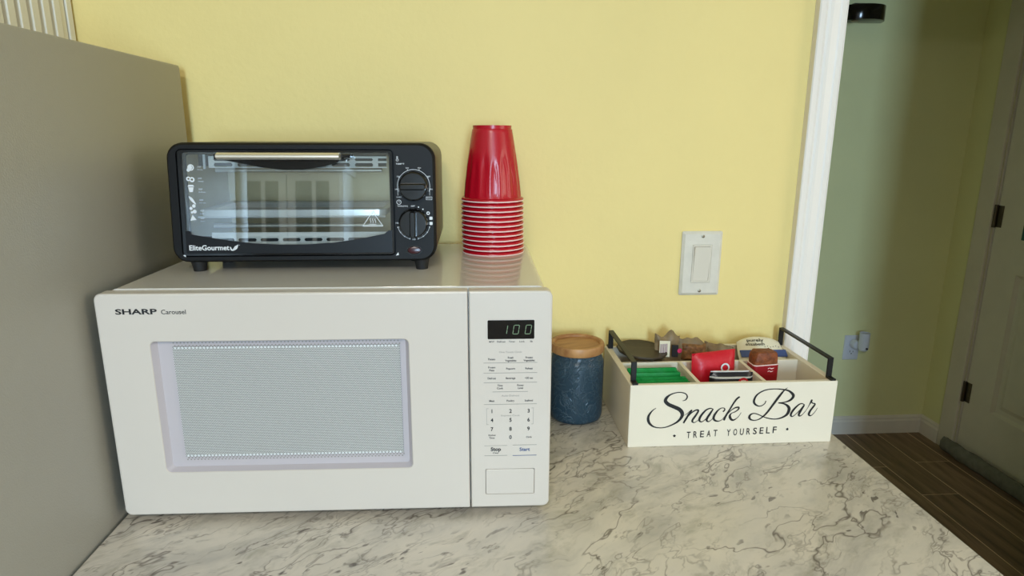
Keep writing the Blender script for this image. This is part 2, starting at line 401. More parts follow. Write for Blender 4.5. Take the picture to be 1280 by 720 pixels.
# doorway casing with a stepped profile, and its jamb lining
def casing_prof(w):                              # across the casing: (distance from opening, proud)
    return [(0, 0), (0, .0115), (w*.04, .013), (w*.20, .0132), (w*.26, .0120), (w*.36, .0128), (w*.50, .0142), (w*.60, .0142), (w*.68, .0125), (w*.78, .0150), (w*.96, .016), (w, .0145), (w, 0)]
def casing(name, x_open, sgn, z1, w=.048):
    P = casing_prof(w)
    L = [[(x_open-sgn*d, -h-.0003, z) for d, h in P] for z in (0, z1)]
    return struct(MB().loft(L).build(name, 'trim', smooth=0))
casing('trim_1', DO0+.002, 1, DZ+.048); casing('trim_2', DO1-.002, -1, DZ+.048)
m = MB(); P = casing_prof(.048); m.loft([[(x, -h-.0003, DZ+d) for d, h in P] for x in (DO0+.003, DO1-.003)]); struct(m.build('trim_3', 'trim', smooth=0))
m = MB(); m.box(DO0+.0005, .0, 0, DO0+.010, WT+.001, DZ); m.box(DO1-.010, 0, 0, DO1-.0005, WT+.001, DZ); m.box(DO0+.010, 0, DZ-.010, DO1-.010, WT+.001, DZ-.0005); struct(m.build('trim_4', 'trim', smooth=0))
# entry door in the hall side wall
d = empty('door_1', (SX+.006, 1.397, .006), 0, None); struct(d)
def door_leaf():
    W, H, T = .795, 2.03, .036; mb = MB()
    # local: y from 0 (hinge) to -W, x front face at 0, z up.  Stiles, rails and two recessed panels.
    st = .14; p = [(.14+.11, .84), (1.0, 1.88)]
    mb.box(0, -st, 0, T, 0, H); mb.box(0, -W, 0, T, -W+st, H)
    mb.box(0, -W+st, 0, T, -st, p[0][0]); mb.box(0, -W+st, p[0][1], T, -st, p[1][0]); mb.box(0, -W+st, p[1][1], T, -st, H)
    lf = mb.build('door_leaf', 'door', d, smooth=0)
    for a, b in p:
        q = MB(); y0, y1 = -W+st, -st
        def R(i, x): return [(x, y0+i, a+i), (x, y1-i, a+i), (x, y1-i, b-i), (x, y0+i, b-i)]
        q.loft([R(0, .001), R(.012, .012), R(.030, .012), R(.050, .004)], cap0=False); q.build('panel', 'door', lf, smooth=0)
    return lf
lf = door_leaf()
m = MB(); cw = .085
for a, b in ((1.405, 1.405+cw), (.60-cw, .60)): m.box(SX-.014, a, 0, SX-.0005, b, 2.05+cw)
m.box(SX-.014, .60, 2.05, SX-.0005, 1.405, 2.05+cw); struct(m.build('trim_5', 'door', smooth=0, bevel=.003))
struct(MB().box(SX-.0004, 1.4005, 0, SX+.1, 1.4048, 2.05).build('trim_6', 'door', smooth=0))
for z in (1.057, .290, 1.80):
    h = MB(); h.lathe([(.0, -.046), (.007, -.046), (.007, .046), (0, .046)], 12, (-.008, .002, 0)); h.box(-.003, -.028, -.044, .0, .002, .044)
    h.build('hinge', 'hinge', d).location = (0, 0, z)
MBk = MB(); MBk.lathe([(0, -.055), (.020, -.055), (.028, -.04), (.026, -.028), (.012, -.02), (.012, -.006), (.030, -.005), (.030, 0)], 20, (0, -.735, .96), 'x'); MBk.build('door_knob', 'steel', d)
# crumpled fabric draught stopper along the foot of the door
L = []
for i in range(60):
    y = 1.425-.80*i/59; l = []
    for k in range(14):
        a = 2*pi*k/14; r = .030+.007*noise.noise(Vector((y*14, k*.9, 2)))
        l.append((SX-.030+r*cos(a)*.70, y, .036+r*sin(a)*1.08))
    L.append(l)
o = MB().loft(L).build('draft_stopper', 'stopper', smooth=60)
tag(o, 'grey crumpled fabric draft stopper lying along the foot of the hall door', 'draft stopper')
t = empty('hanging_sign', (SX+.016, 1.262, .985), 0, 'small sign in a teal frame hanging on the hall door', 'sign')
m = MB(); W_, H_ = .20, .118
m.box(-.012, -W_, 0, 0, 0, .014); m.box(-.012, -W_, H_-.012, 0, 0, H_); m.box(-.012, -.012, .014, 0, 0, H_-.012); m.box(-.012, -W_, .014, 0, -W_+.012, H_-.012); m.box(-.010, -W_+.012, .055, -.001, -.012, .063)
m.build('frame', 'teal', t, smooth=0); MB().box(-.006, -W_+.012, .014, -.001, -.012, H_-.012).build('picture', 'paper', t, smooth=0)
# hall outlet, plug-in light and black wall fixture
t = empty('wall_outlet', (1.705, HY-.0003, .372), 0, 'white duplex wall outlet low on the hall wall', 'outlet')
m = MB(); m.rloft([(0, 0, .072, .118, .004, 0), (0, 0, .072, .118, .004, -.003), (.003, .003, .069, .115, .003, -.006)], cap0=False); m.build('plate', 'outlet', t)
for zc in (.038, .080):
    f = MB(); f.rloft([(.020, zc-.014, .052, zc+.014, .009, -.0062), (.020, zc-.014, .052, zc+.014, .009, -.0082)], cap0=False); r_ = f.build('receptacle', 'outlet', t)
    s_ = MB(); s_.box(.027, -.0085, zc-.001, .0295, -.0083, zc+.008); s_.box(.042, -.0085, zc-.001, .0445, -.0083, zc+.006); s_.disc(.036, zc-.007, .0028, -.0085); s_.build('slot', 'socket', r_, smooth=0)
t = empty('plug_in_light', (1.748, HY-.010, .440), 0, 'white cylindrical plug-in light sitting in the upper hall outlet', 'night light')
m = MB(); m.lathe([(0, 0), (.022, 0), (.022, -.018), (.017, -.026), (0, -.028)], 20, (0, 0, .012), 'y'); m.build('plug_body', 'outlet', t)
m = MB(); m.lathe([(0, 0), (.015, .001), (.021, .008), (.022, .02), (.022, .085), (.0205, .085), (.0205, .070), (0, .070)], 28, (.016, -.045, -.008)); m.build('shade', 'outlet', t)
m = MB(); m.lathe([(.0, -.004), (.005, -.004), (.005, 0)], 12, (.018, -.0665, .008), 'y'); m.build('sensor', 'socket', t)
t = empty('wall_fixture', (1.583, HY-.0003, 1.829), 0, 'black half-round fixture mounted high on the hall wall', 'wall lamp')
n_ = 20
arc = [(.100*cos(pi+pi*i/n_), .095*sin(pi+pi*i/n_)) for i in range(n_+1)]
m = MB(); m.loft([[(x, y, z) for x, y in arc] for z in (.002, .060)]); m.build('shade', 'black', t, bevel=.002)
m = MB(); m.box(-.03, -.02, .0602, .03, 0, .074); m.build('mount', 'iron', t, smooth=0)
m = MB(); m.lathe([(0, -.006), (.012, -.004), (.014, 0)], 14, (-.045, -.06, 0)); m.build('bulb_tip', 'screw', t)

# ------------------------------------------------------------------ counter and base cabinet
CX0, CX1, CY0 = -.438, .576, -.665
t = empty('kitchen_counter', (CX0, 0, 0), 0, 'grey-veined marble-look countertop running from the fridge to the doorway', 'countertop')
m = MB(); m.box(0, CY0, CT-.038, CX1-CX0, -.0015, CT); m.build('worktop', 'marble', t, bevel=.004, seg=3)
t = empty('base_cabinet', (CX0+.002, -.003, 0), 0, 'white base cabinet beneath the marble-look countertop', 'cabinet')
Wc = CX1-CX0-.03; m = MB(); m.box(0, -.60, .10, Wc, 0, CT-.0385); m.box(0, -.54, 0, Wc, 0, .10); m.build('carcass', 'cabinet', t, smooth=0)
for i in range(2):
    x0 = .004+i*Wc/2; x1 = x0+Wc/2-.008
    m = MB(); m.rloft([(x0, .11, x1, .70, .003, -.6), (x0, .11, x1, .70, .003, -.62), (x0+.06, .17, x1-.06, .64, .002, -.62), (x0+.07, .18, x1-.07, .63, .002, -.612)], cap0=False); dd = m.build('door', 'cabinet', t)
    m = MB(); m.lathe([(0, -.03), (.014, -.028), (.014, -.018), (.006, -.014), (.006, 0)], 16, ((x1-.03) if i == 0 else (x0+.03), -.62, .62), 'y'); m.build('knob', 'steel', dd)
    m = MB(); m.rloft([(x0, .715, x1, .865, .003, -.6), (x0, .715, x1, .865, .003, -.62)], cap0=False); m.build('drawer', 'cabinet', t)
# ------------------------------------------------------------------ refrigerator
FX, FZ = -.4406, CT+.567
t = empty('refrigerator', (FX-.68, -.03, 0), 0, 'grey-sided refrigerator standing at the left end of the counter', 'refrigerator')
m = MB(); m.box(0, -.60, .02, .68, 0, FZ); m.build('body', 'fridge', t, bevel=.004)
for n_, a, b in (('freezer_door', 1.02, FZ-.002), ('fresh_food_door', .04, 1.01)):
    m = MB(); m.box(.0, -.665, a, .68, -.605, b); dd = m.build(n_, 'fridge', t, bevel=.006)
    m = MB(); m.box(.03, -.70, a+.05 if a > 1 else b-.35, .05, -.685, a+.30 if a > 1 else b-.05)
    m.box(.03, -.686, a+.07 if a > 1 else b-.33, .05, -.664, a+.09 if a > 1 else b-.31); m.box(.03, -.686, a+.26 if a > 1 else b-.09, .05, -.664, a+.28 if a > 1 else b-.07)
    m.build('handle', 'fridge', dd, smooth=0)
# ------------------------------------------------------------------ white slatted cabinet on top of the fridge
SCX = -.600
t = empty('slatted_cabinet', (SCX, -.006, FZ), 0, 'white cabinet of upright slats standing on top of the fridge', 'cabinet')
SD, SH = .50, .62
m = MB(); m.box(-.42, -SD, .0, -.035, 0, .012); m.box(-.42, -SD, SH-.012, -.035, 0, SH); m.box(-.42, -SD, .012, -.408, 0, SH-.012); m.box(-.408, -.012, .012, -.035, 0, SH-.012); m.box(-.408, -SD, .012, -.035, -SD+.012, SH-.012)
m.box(-.116, -SD, .012, -.110, 0, SH-.012); m.build('box', 'inside', t, smooth=0)  # dark sheet gives the slat gaps their shade
m = MB(); m.box(-.012, -.013, 0, 0, 0, SH); m.build('corner_post', 'louver', t, smooth=0, bevel=.001)
m = MB(); m.box(-.012, -.026, 0, -.002, -.0155, SH); m.build('corner_bead', 'louver', t, smooth=0, bevel=.001)
sl = None
for k in range(18):
    if sl is None:
        mm = MB(); mm.loft([[(x, y, z) for x, y in ((-.009, 0), (-.001, 0), (0, -.001), (0, -.0145), (-.005, -.0175), (-.009, -.0175))] for z in (0, SH)]); o = sl = mm.build('slat', 'louver', t, smooth=0)
    else:
        o = sl.copy(); C.objects.link(o)
    o.location = (0, -.0290-.0250*k, 0)

# ------------------------------------------------------------------ microwave
MA = -.0153; MZ = CT
mw = empty('microwave_oven', (-.4274, -.357, MZ+.010), MA, 'white countertop microwave oven with a black digital display', 'microwave')
H_, W_ = .2795, .52; S = .4216
m = MB(); m.rloft([(.008, 0, W_-.006, H_-.001, .010, .0195), (.006, -.000, W_-.005, H_+.0014, .011, .0205), (.006, 0, W_-.005, H_+.0010, .011, .330), (.012, .005, W_-.012, H_-.006, .008, .336)], n=6)
m.build('body', 'mwhite', mw)
# door: slab with rounded left corners and a recessed window pocket
def lrr(x0, z0, x1, z1, r, y, n=9, rs=None):
    rs = rs or (r, r, r, r); P = []
    for (cx, cz, a, q) in ((x1-rs[0], z1-rs[0], 0, rs[0]), (x0+rs[1], z1-rs[1], 90, rs[1]), (x0+rs[2], z0+rs[2], 180, rs[2]), (x1-rs[3], z0+rs[3], 270, rs[3])):
        for i in range(n+1):
            t_ = radians(a+90*i/n); P.append((cx+q*cos(t_), y, cz+q*sin(t_)))
    return P
dl = (.0006, .008, .008, .0006)
rx0, rz0, rx1, rz1 = .0560, .0570, .3512, .2225
m = MB(); m.loft([lrr(0, 0, S-.0006, H_, 0, .0175, rs=dl), lrr(0, 0, S-.0006, H_, 0, .0022, rs=dl), lrr(.0008, .0008, S-.0012, H_-.0008, 0, .0006, rs=dl), lrr(.0025, .0022, S-.0020, H_-.0022, 0, 0, rs=dl),
    lrr(rx0-.0008, rz0-.0008, rx1+.0008, rz1+.0008, .0065, 0), lrr(rx0, rz0, rx1, rz1, .006, .0008)], cap0=True, cap1=False)
door = m.build('door', 'mdoor', mw, smooth=12)
m = MB(); m.loft([lrr(rx0+.0001, rz0+.0001, rx1-.0001, rz1-.0001, .006, .0008), lrr(rx0+.0045, rz0+.0035, rx1-.0045, rz1-.0015, .004, .0085)], cap0=False); m.build('window_surround', 'mrec', door, smooth=12)
sx0, sz0, sx1, sz1 = .0775, .0740, .3400, .2140
m = MB(); m.box(sx0, .0070, sz0, sx1, .0083, sz1); m.build('perforated_screen', 'screen', door, smooth=0)
dk = MB(); wt = MB(); P_ = .00412; n_ = int((sx1-sx0)/P_)
for i in range(n_+1):
    x = sx0+.001+i*P_
    dk.disc(x, sz1+.0045, .00095, .0082, 8); dk.disc(x, sz0-.0045, .00095, .0082, 8)
    dk.disc(x+P_/2, sz1+.0014, .0009, .0067, 8); dk.disc(x+P_/2, sz0-.0014, .0009, .0067, 8)
    if i < n_: wt.disc(x+P_/2, sz1-.0012, .00135, .0067, 10); wt.disc(x+P_/2, sz0+.0012, .00135, .0067, 10)
stuff(dk.build('perforation_holes', 'print_g', door, smooth=0)); stuff(wt.build('perforation_dots', 'print_w', door, smooth=0))
m = MB(); text(m, 'SHARP', .0228, .2556, .0462, .0064, bold=.028, align='l'); text(m, 'Carousel', .0735, .2556, .0275, .0052, bold=.008, align='l'); m.build('brand_lettering', 'print_k', door, smooth=0)
# control panel
pr = (.008, .0006, .0006, .008)
m = MB(); m.loft([lrr(S+.0008, 0, W_, H_, 0, .0190, rs=pr), lrr(S+.0008, 0, W_, H_, 0, .0022, rs=pr), lrr(S+.0016, .0008, W_-.0008, H_-.0008, 0, .0006, rs=pr), lrr(S+.0022, .0022, W_-.0025, H_-.0022, 0, 0, rs=pr),
    lrr(.4402, .0178, .5015, .0530, .002, 0), lrr(.4406, .0182, .5011, .0526, .002, .0012)], cap1=False)
cp = m.build('control_panel', 'mwhite', mw, smooth=12)
cp.data.materials.clear(); cp.data.materials.append(M['mdoor'])
m = MB(); m.rloft([(.4409, .0185, .5008, .0523, .002, .0012), (.4409, .0185, .5008, .0523, .002, .0002), (.4415, .0191, .5002, .0517, .002, -.0002)], cap0=False); m.build('door_release_button', 'mdoor', cp, smooth=8)
m = MB(); m.rloft([(.4440, .2214, .4990, .2445, .0012, .0004), (.4440, .2214, .4990, .2445, .0012, -.0004)], n=3, cap0=False); disp = m.build('display', 'black', cp)
# seven-segment digits
m = MB()
def seg(x, z, w, h, segs):
    t_ = .0007; sk = .15
    def Q(xa, za, xb, zb):
        hor = abs(xb-xa) > abs(zb-za); e = (0, t_/2) if hor else (t_/2, 0); g = .0004
        if hor: xa += g; xb -= g
        else: za += g; zb -= g
        pts = [(xa-e[0], za-e[1]), (xb-e[0], zb-e[1]), (xb+e[0], zb+e[1]), (xa+e[0], za+e[1])]
        m.poly([(px+sk*(pz-z), pz) for px, pz in pts], -.0006)
    S_ = {'a': (x, z+h, x+w, z+h), 'b': (x+w, z+h/2, x+w, z+h), 'c': (x+w, z, x+w, z+h/2), 'd': (x, z, x+w, z), 'e': (x, z, x, z+h/2), 'f': (x, z+h/2, x, z+h), 'g': (x, z+h/2, x+w, z+h/2)}
    for k_ in segs: Q(*S_[k_])
seg(.4605, .2276, .0056, .0108, 'bc'); seg(.4735, .2276, .0064, .0108, 'abcdef'); seg(.4878, .2276, .0064, .0108, 'abcdef')
m.build('digits', 'led', disp, smooth=0)
k_ = MB(); g_ = MB(); b_ = MB(); U1, U2, U3 = .4487, .4712, .4932
for s_, x, w_ in (('M/W', .4488, .0060), ('Defrost', .4600, .0100), ('Timer', .4727, .0076), ('Lock', .4845, .0062), ('lb', .4957, .0030)): text(k_, s_, x, .2172, w_, .0020, bold=.012)
text(g_, 'One Touch Cook', .4710, .2042, .0270, .0021)
rows = [(.1954, ['Potato', ('Fresh', 'Vegetables'), ('Frozen', 'Vegetables')]), (.1834, [('Frozen', 'Pizza'), 'Popcorn', 'Reheat']), (.1713, ['Defrost', 'Beverage', '+30 sec'])]
def word(mb, s_, x, z, cap=.0024, b=.014):
    if isinstance(s_, tuple):
        text(mb, s_[0], x, z+.0016, None, cap, bold=b); text(mb, s_[1], x, z-.0020, None, cap, bold=b)
    else: text(mb, s_, x, z-.0002, None, cap*1.02, bold=b)
for z, ws in rows:
    for x, s_ in zip((U1, U2, U3), ws): word(k_, s_, x, z)
word(k_, ('Time', 'Cook'), .4585, .1604); word(k_, ('Power', 'Level'), .4831, .1604)
text(g_, 'Auto Defrost', .4710, .1490, .0215, .0020)
for x, s_ in ((U1, 'Meat'), (U2, 'Poultry'), (U3, 'Seafood')): word(k_, s_, x, .1424)
def hline(mb, x0, x1, z, t_=.00045): mb.box(x0, -.0003, z-t_/2, x1, -.0001, z+t_/2)
for z in (.1918, .1790, .1668): hline(g_, .4390, .5030, z)
hline(g_, .4495, .4920, .1550); hline(g_, .4392, .5030, .1389)
for r_, ds in enumerate(('123', '456', '789')):
    for x, s_ in zip((U1, U2, U3), ds): text(k_, s_, x, (.1275, .1158, .1040)[r_], None, .0050, bold=.02)
text(k_, '0', U2, .0930, None, .0050, bold=.02)
text(g_, 'Express Cook', .4712, .1233, .0225, .0018)
for x in (.4421, .4988): g_.box(x, -.0003, .1125, x+.0003, -.0001, .1335)
for x in (.4421, .4966): hline(g_, x, x+.0025, .1335, .0003); hline(g_, x, x+.0025, .1125, .0003)
word(k_, ('Kitchen', 'Timer'), U1, .0958, .0022); word(k_, 'Clock', U3+.0008, .0945, .0022)
hline(g_, .4392, .4673, .0845, .0003); hline(g_, .4740, .5035, .0848); hline(g_, .4392, .4673, .0712); hline(b_, .4740, .5035, .0708, .0006)
text(k_, 'Stop', .4533, .0773, .0125, .0050, bold=.03); text(k_, 'Clear', .4533, .0738, .0075, .0021, bold=.012); text(b_, 'Start', .4888, .0767, .0128, .0046, bold=.025)
stuff(k_.build('keypad_lettering', 'print_k', cp, smooth=0)); stuff(g_.build('keypad_lines', 'print_g', cp, smooth=0)); stuff(b_.build('start_key_lettering', 'print_b', cp, smooth=0))
for x, y in ((.05, .055), (.47, .055), (.05, .30), (.47, .30)):
    MB().lathe([(0, -.010), (.011, -.010), (.013, 0.0005), (0, .0005)], 16, (x, y, 0)).build('foot', 'rubber', mw)

# ------------------------------------------------------------------ toaster oven
TZ = CT+.2895; TY = -.250
to = empty('toaster_oven', (-.385, TY, TZ), 0, 'small black toaster oven with a glass door on top of the microwave', 'toaster oven')
def up(mb): mb.v = [(x, y+.10*z*max(0.0, 1-max(y, 0)/.19), z) for x, y, z in mb.v]; return mb
TD = .200
m = MB(); m.rloft([(.006, .018, .330, .160, .014, TD), (0, .014, .338, .1655, .020, TD-.006), (0, .014, .338, .1655, .020, .008), (.003, .017, .335, .1625, .018, .008)], n=8, cap1=False)
up(m).build('housing', 'shell', to)
m = MB(); m.rloft([(.0035, .0175, .3345, .162, .018, .0085), (0, .014, .338, .1655, .020, .0078), (.0005, .0145, .3375, .165, .0195, .003), (.003, .0170, .3345, .1625, .018, 0),
    (.0125, .0215, .2850, .1575, .007, 0), (.0135, .0225, .2840, .1565, .006, .006), (.0205, .028, .2785, .1515, .004, .0065), (.0215, .029, .2775, .1505, .004, .010)], n=6, cap0=False, cap1=False)
up(m).build('front_fascia', 'satin', to)
m = MB(); m.rloft([(.0216, .0291, .2774, .1504, .004, .0102), (.024, .031, .275, .149, .006, .150)], n=6, cap0=False); up(m).build('cavity', 'cavity', to)
# slotted baffles
def baffle(x0, x1, bars, slots, y, sl_w, gap):
    mb = MB()
    for a, b in bars: mb.box(x0, y, a, x1, y+.001, b)
    for a, b in slots:
        x = x0
        while x < x1-.001:
            mb.box(x, y, a, min(x+gap, x1), y+.001, b); x += sl_w+gap
            if x < x1:                                     # rounded slot ends
                for xx_, d_ in ((x, -1), (x-sl_w, 1)):
                    for q0, q1 in ((a, a+(b-a)*.25), (b-(b-a)*.25, b)): mb.box(min(xx_, xx_+d_*.0009), y, q0, max(xx_, xx_+d_*.0009), y+.001, q1)
    return mb
up(baffle(.046, .274, [(.1455, .1480), (.1395, .1420), (.1332, .1345)], [(.1420, .1455), (.1345, .1395)], .018, .0235, .0065)).build('upper_baffle', 'baffle', to, smooth=0)
up(baffle(.044, .272, [(.0425, .0500), (.0340, .0380)], [(.0380, .0425)], .018, .0235, .0050)).build('lower_baffle', 'baffle', to, smooth=0)
m = MB(); m.box(.030, .027, .135, .272, .029, .150); m.box(.030, .027, .032, .272, .029, .044); up(m).build('slot_shade_backing', 'rubber', to, smooth=0)  # dark sheets put behind the slots as painted shade
m = MB(); m.lathe([(.003, 0), (.003, .225)], 10, (.036, .05, .055), 'x', True, True); up(m).build('heating_element', 'steel', to)
m = MB(); m.lathe([(.003, 0), (.003, .225)], 10, (.036, .07, .128), 'x', True, True); up(m).build('heating_element', 'steel', to)
m = MB(); m.lathe([(.0016, 0), (.0016, .024)], 8, (.0415, .016, .132), 'z', True, True); up(m).build('spring_bracket', 'print_w', to)
# tray: shallow pan with a rolled lip
m = MB()
def R3(x0, y0, x1, y1, r, z): return [(x, y, z) for x, y in rr(x0, y0, x1, y1, r, 4)]
m.loft([R3(.030, .0202, .270, .141, .010, .0712), R3(.0295, .0200, .2705, .1415, .010, .0762), R3(.028, .020, .272, .142, .011, .0790), R3(.030, .022, .270, .140, .010, .0798), R3(.038, .029, .262, .133, .006, .0780), R3(.041, .033, .259, .129, .005, .0700)])
up(m).build('baking_tray', 'tray', to)
m = MB(); m.lathe([(.0013, 0), (.0013, .242)], 8, (.028, .019, .0700), 'x', True, True); m.lathe([(.0013, 0), (.0013, .242)], 8, (.028, .140, .0680), 'x', True, True); up(m).build('rack_wire', 'tray', to)
# door
m = MB(); m.rloft([(.0150, .0235, .2830, .1560, .004, .0015), (.0150, .0235, .2830, .1560, .004, -.0015), (.0200, .0265, .2795, .1535, .004, -.0015), (.0200, .0265, .2795, .1535, .004, .0015)], n=4, cap0=False, cap1=False, close=True)
tdoor = up(m).build('door', 'black', to)
band = [(.0190, .0260), (.0190, .0555), (.0255, .0548), (.0262, .0505), (.060, .0445), (.1018, .0388), (.135, .0370), (.1667, .0366), (.205, .0390), (.240, .0440), (.2705, .0500), (.2755, .0540), (.2805, .0550), (.2805, .0260)]
m = MB(); m.poly(band, -.0022, .0018); up(m).build('door_band', 'band', tdoor, smooth=0)
m = MB(); m.poly([(.0190, .0557), (.0190, .1540), (.0290, .1540), (.0310, .1480), (.0290, .0540), (.0255, .0549)], -.0001, .0009); 
m = MB(); m.rloft([(.0198, .0262, .2797, .1537, .004, .0004), (.0198, .0262, .2797, .1537, .004, -.0004)], n=4); up(m).build('glass_pane', 'glass', tdoor)
# handle: steel bar on a black bracket
hb = [(.0750, .1440), (.0720, .1500), (.2170, .1500), (.2225, .1460), (.2117, .1400), (.1960, .1355), (.1710, .1322), (.1480, .1320), (.1200, .1350), (.0980, .1395)]
m = MB(); m.poly(hb, -.0085, .0070); br = up(m).build('handle_bracket', 'black', tdoor, smooth=0)
m = MB(); m.rloft([(.0714, .1452, .2212, .1532, .0030, -.0290), (.0714, .1452, .2212, .1532, .0030, -.0245)], n=4); m.v = [(x, y, z) for x, y, z in m.v]
m = MB()
m.loft([[(x, -.020+.0085*cos(radians(a)), .1492+.0044*sin(radians(a))) for a in range(0, 360, 24)] for x in (.0720, .0730, .2200, .2210)]); up(m).build('handle_bar', 'steel', tdoor)
m = MB(); m.box(.2212, -.018, .1470, .2330, -.001, .1515); up(m).build('handle_end', 'black', tdoor, smooth=0, bevel=.001)
m = MB(); m.box(.0690, -.026, .1455, .0718, -.001, .1525); up(m).build('handle_end', 'black', tdoor, smooth=0, bevel=.001)
# printing on the door
m = MB(); text(m, 'EliteGourmet', .0228, .0304, .0500, .0066, y=-.0026, bold=.022, align='l')
m.stroke([(.0742, .0345, .0012), (.0752, .0312, .0020), (.0775, .0305, .0016), (.0812, .0335, .0034), (.0838, .0375, .0004)], -.0026)
m.stroke([(.0768, .0308, .0006), (.0790, .0325, .0022), (.0808, .0362, .0004)], -.0026); m.ring(.0855, .0368, .0004, .0006, -.0026, n=10); up(m).build('brand_lettering', 'print_w', tdoor, smooth=0)
m = MB(); Y = -.0007
m.disc(.0300, .1345, .0025, Y); m.disc(.0275, .1315, .0022, Y); m.ring(.0305, .1345, .0026, .0040, Y)            # bread
m.ring(.0268, .1205, .0012, .0028, Y); m.ring(.0312, .1195, .0014, .0032, Y)                                       # bagels
m.poly([(.0272, .1040), (.0312, .1040), (.0326, .1100), (.0258, .1100)], Y); m.poly([(.0250, .1108), (.0334, .1108), (.0320, .1130), (.0265, .1130)], Y)
m.stroke([(.0258, .0985, .0008), (.0285, .0955, .0034), (.0315, .0915, .0026), (.0340, .0885, .0006)], Y)
for a, b, r_ in ((.0275, .0835, .0020), (.0312, .0865, .0022), (.0318, .0795, .0024), (.0285, .0785, .0015)): m.disc(a, b, r_, Y)
m.poly([(.0255, .0680), (.0335, .0690), (.0290, .0755)], Y)
for z, a, b in ((.1345, '350F', '4-6 min'), (.1200, '375F', '4-6 min'), (.1065, '350F', '15-18 min'), (.0930, '450F', '9-11 min'), (.0795, '450F', '9 min'), (.0700, '400F', '8 min')):
    text(m, a, .0385, z, None, .0019, y=Y, align='l'); text(m, b, .0385, z-.0034, None, .0016, y=Y, align='l')
stuff(up(m).build('glass_print', 'print_w', tdoor, smooth=0)); m = MB()
w1, w2, w3 = (.2430, .0600), (.2690, .0600), (.2560, .0785)
for a, b in ((w1, w2), (w2, w3), (w3, w1)): m.stroke([(*a, .0008), (*b, .0008)], Y, 2)
for k in range(3): x = .2530+k*.0030; m.stroke([(x, .0640, .0007), (x+.0008, .0660, .0007), (x-.0004, .0680, .0007), (x+.0005, .0705, .0006)], Y, 3)
m.stroke([(.2515, .0624, .0007), (.2605, .0624, .0007)], Y, 2); stuff(up(m).build('warning_mark', 'print_w', tdoor, smooth=0))
# controls
K1, K2 = (.3097, .1112), (.3087, .0637)
for (kx, kz), ang in ((K1, 0), (K2, 90)):
    m = MB(); m.lathe([(.0195, 0), (.0190, -.006), (.0178, -.010), (.0165, -.011), (0, -.011)], 36, (kx, 0, kz), 'y', True); kb = up(m).build('knob', 'black', to)
    g = MB(); L_ = .0165; q = .0042; ca, sa = cos(radians(ang)), sin(radians(ang))
    def GP(w_, h_, y): return [(kx+ca*a-sa*b, y, kz+sa*a+ca*b) for a, b in rr(-w_, -h_, w_, h_, .003, 4)]
    g.loft([GP(L_, q, -.0105), GP(L_, q*.9, -.019), GP(L_-.001, q*.6, -.0205)], cap0=False); up(g).build('knob_grip', 'black', kb)
m = MB(); Y = -.0003
m.ring(K1[0], K1[1], .0206, .0211, Y, -20, 200, 40)
for i, (a, s_) in enumerate(((110, '300'), (70, '350'), (150, '250'), (30, '400'), (190, '200'), (-10, '450'))):
    t_ = radians(a); c_, s__ = cos(t_), sin(t_); m.stroke([(K1[0]+.0208*c_, K1[1]+.0208*s__, .0006), (K1[0]+.0226*c_, K1[1]+.0226*s__, .0006)], Y, 1)
    text(m, s_, K1[0]+.0243*c_*.93, K1[1]+.0243*s__-.0008, .0042, .0015, y=Y)
text(m, 'WARM', K1[0]-.0195, K1[1]-.0150, .0062, .0015, y=Y); text(m, 'BROIL', K1[0]+.0195, K1[1]-.0163, .0056, .0015, y=Y)
for a in (-.0205, .0205): m.stroke([(K1[0]+a, K1[1]-.004, .0004), (K1[0]+a, K1[1]-.012, .0004)], Y, 1)
for a, b, c, d_ in ((.3255, .0935, .3330, .0935), (.3330, .0935, .3330, .0972), (.3330, .0972, .3255, .0972), (.3255, .0972, .3255, .0935)): m.stroke([(a, b, .0004), (c, d_, .0004)], Y, 1)
m.ring(.2895, .1440, .0012, .0017, Y); m.ring(.2895, .1475, .0005, .0010, Y); m.box(.2889, Y-.0001, .145, .2892, Y, .149); m.box(.2899, Y-.0001, .145, .2902, Y, .149)
text(m, 'TEMP\u00b0F', .2875, .1382, .0108, .0019, y=Y, align='l', bold=.01)
m.ring(.2903, .0905, .0025, .0031, Y); m.stroke([(.2903, .0922, .0004), (.2903, .0905, .0004), (.2918, .0905, .0004)], Y, 1)
text(m, 'TIMER(MIN)', .2880, .0846, .0135, .0017, y=Y, align='l'); text(m, 'OFF', K2[0]-.0005, K2[1]+.0208, .0052, .0018, y=Y, bold=.01)
text(m, '10', K2[0], K2[1]-.0222, .0038, .0017, y=Y, bold=.01); text(m, '15', K2[0]-.0215, K2[1]-.0008, .0034, .0017, y=Y, bold=.01)
for a0, a1 in ((195, 255), (285, 345)):
    m.ring(K2[0], K2[1], .0210, .0214, Y, a0, a1, 16)
    for i in range(4):
        t_ = radians(a0+(a1-a0)*i/3); m.disc(K2[0]+.0212*cos(t_), K2[1]+.0212*sin(t_), .0008, Y, 8)
for a in (72, 55): m.disc(K2[0]+.0215*cos(radians(a)), K2[1]+.0215*sin(radians(a)), .0009, Y, 8)
m.ring(K2[0]+.0190, K2[1]+.0125, .0011, .0022, Y)
for z in (.0060, -.0008): m.poly(rr(K2[0]+.0205, K2[1]+z-.002, K2[0]+.0245, K2[1]+z+.002, .0008, 3), Y)
up(m).build('dial_print', 'print_w', to, smooth=0)
m = MB(); m.loft([[(.3088+a*cos(2*pi*i/24), y, .0284+b*sin(2*pi*i/24)) for i in range(24)] for a, b, y in ((.0105, .0062, .0005), (.0105, .0062, -.0012), (.0092, .0050, -.0012), (.0090, .0048, -.0004))]); up(m).build('indicator_bezel', 'black', to)
